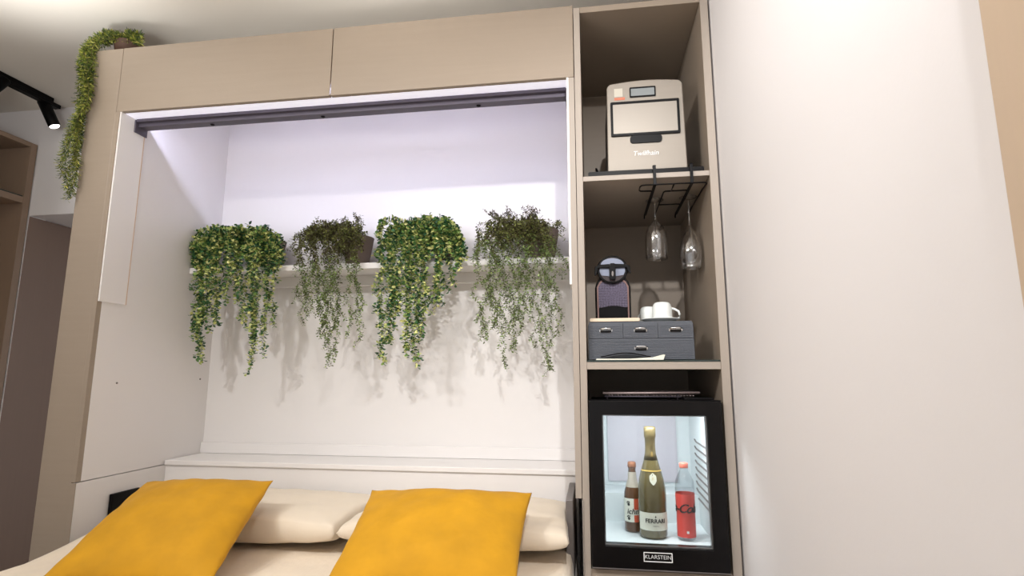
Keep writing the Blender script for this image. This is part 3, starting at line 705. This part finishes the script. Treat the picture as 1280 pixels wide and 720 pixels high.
def sprigs(g, c, spots, name):
    st = nb(); f = nb()
    for (x, y) in spots:
        for k in range(3):
            e = at(x+random.uniform(-4, 4), y+random.uniform(0, 5), .57)
            s0 = Vector((c[0]+(e.x-c[0])*.5, c[1], c[2]+.12))
            strand(st, f, [s0, s0.lerp(e, .5)+Vector((0, 0, .01)), e], .0062, .012, .0065, branch=.02)
    obj('stems', st, STEMM, g); obj(name, f, LEAF_P, g)
sprigs(g4, c4, [(614, 263), (624, 270), (632, 264), (660, 262), (666, 258), (654, 272), (684, 278)], 'purple_sprigs')
g2 = [o for o in bpy.data.objects if o.name.startswith('hanging_plant') and 'second' in o['label']][0]
sprigs(g2, tuple(g2.location), [(432, 272), (448, 270), (440, 278), (425, 280)], 'purple_sprigs')

# needle-leaved trailing plant on top of the cabinet
pc = (-2.055, .085, 2.604)
tp = thing('trailing_sedum', 'long needle-leaved trailing plant on top of the cabinet, draped over its left end', 'plant', pc)
pot(pc, .062, .050, .070, POTD, tp)
stems = nb(); fol = nb()
ends = [(86, 250, -.03), (80, 236, -.05), (92, 246, .0), (74, 222, -.02), (96, 205, .02), (78, 200, -.04), (102, 188, .03), (88, 216, -.01), (84, 180, .0), (72, 205, .01), (92, 232, -.04), (106, 170, .04), (86, 240, .01), (99, 160, -.02)]
for k, (ex, ey, yd) in enumerate(ends):
    s0 = Vector((pc[0]+random.uniform(-.03, .05), pc[1]+random.uniform(-.03, .04), pc[2]+.07))
    o1 = at(random.uniform(132, 150), random.uniform(42, 50), random.uniform(.02, .10))
    o2 = at(random.uniform(104, 120), random.uniform(55, 72), yd+.02)
    o3 = at(random.uniform(94, 116), random.uniform(98, 118), yd)
    o4 = at((ex+104)/2+random.uniform(-6, 4), (118+ey)/2, yd)
    strand(stems, fol, [s0, o1, o2, o3, o4, at(ex, ey, yd)], .0070, .021, .0044, r=.0018, jit=.3, whorl=4, sway=.03)
for k in range(24):
    s0 = Vector((pc[0]+random.uniform(-.04, .05), pc[1]+random.uniform(-.03, .03), pc[2]+.06))
    e = at(random.uniform(122, 174), random.uniform(40, 52), random.uniform(.02, .12))
    strand(stems, fol, [s0, s0.lerp(e, .5)+Vector((0, 0, .02)), e, e+Vector((random.uniform(-.03, .03), -.01, -.02))], .006, .022, .0042, whorl=4)
obj('stems', stems, STEMM, tp); obj('foliage', fol, LEAF_S, tp)

# ------------------------------------------------------------------ left wardrobe, track lights
wr = thing('open_wardrobe', 'brown open-fronted wardrobe with one shelf against the left wall', 'wardrobe', (-3.6, .2, 0))
CX = -3.3
obj('side_panel', B(-3.9, CX, .725, .762, 0, 2.562), WARD, wr, bevel=.001)['label'] = 'end panel beside the doorway'
obj('side_panel', B(-3.9, CX, -.75, -.72, 0, 2.562), WARD, wr, bevel=.001)
obj('top_board', B(-3.9, CX, -.7195, .7245, 2.535, 2.562), WARD, wr, bevel=.001)
obj('shelf', B(-3.89, CX-.002, -.7195, .7245, 2.184, 2.222), WARD, wr, bevel=.001)
obj('back_panel', B(-3.92, -3.9005, -.75, .762, 0, 2.562), WARD, wr)
o = obj('glass_sheet', B(-3.88, CX-.004, -.70, .72, 2.2225, 2.229), SHELFG); rehome(o, (-3.6, 0, 2.2225)); tag(o, 'dark glass sheet on the shelf of the open wardrobe', 'glass sheet')
obj('plinth', B(-3.88, CX-.03, -.7195, .7245, 0, .08), WARD, wr)
tk = thing('track_light_rail', 'black ceiling track rail above the open wardrobe', 'track light', (-3.12, 0, H))
obj('rail', B(-3.133, -3.107, -1.6, .66, H-.026, H-.0002), BLACK, tk, bevel=.002)
obj('end_feed', B(-3.141, -3.099, .40, .70, H-.05, H-.0267), BLACK, tk, bevel=.003)
def spot(label, y, aim, back):
    p = Vector((-3.12, y, H-.085))
    g = thing('track_spotlight', label, 'spotlight', (-3.12, y, H-.05), 'spotlights on the ceiling track')
    obj('stem', tube(nb(), [(-3.12, y, H-back), (-3.12, y, H-.095)], .008, 10), BLACK, g, True)
    d_ = Vector(aim).normalized(); a = p-d_*.06; b_ = p+d_*.10
    bm = nb(); tube(bm, [a, a+d_*.004, b_-d_*.004, b_], [.026, .03, .03, .028], 24); h = obj('lamp_head', bm, BLACK, g, True)
    bm = nb(); tube(bm, [b_+d_*.0005, b_+d_*.004, b_+d_*.009], [.025, .022, .010], 20); obj('lens', bm, LENS, h, True)
spot('black cylinder spotlight hanging at the far end of the ceiling track, beside the needle plant', .64, (.35, .25, -.9), .0515)
spot('black cylinder spotlight on the ceiling track at the left edge of the view', .36, (-.35, -.35, -.85), .0335)
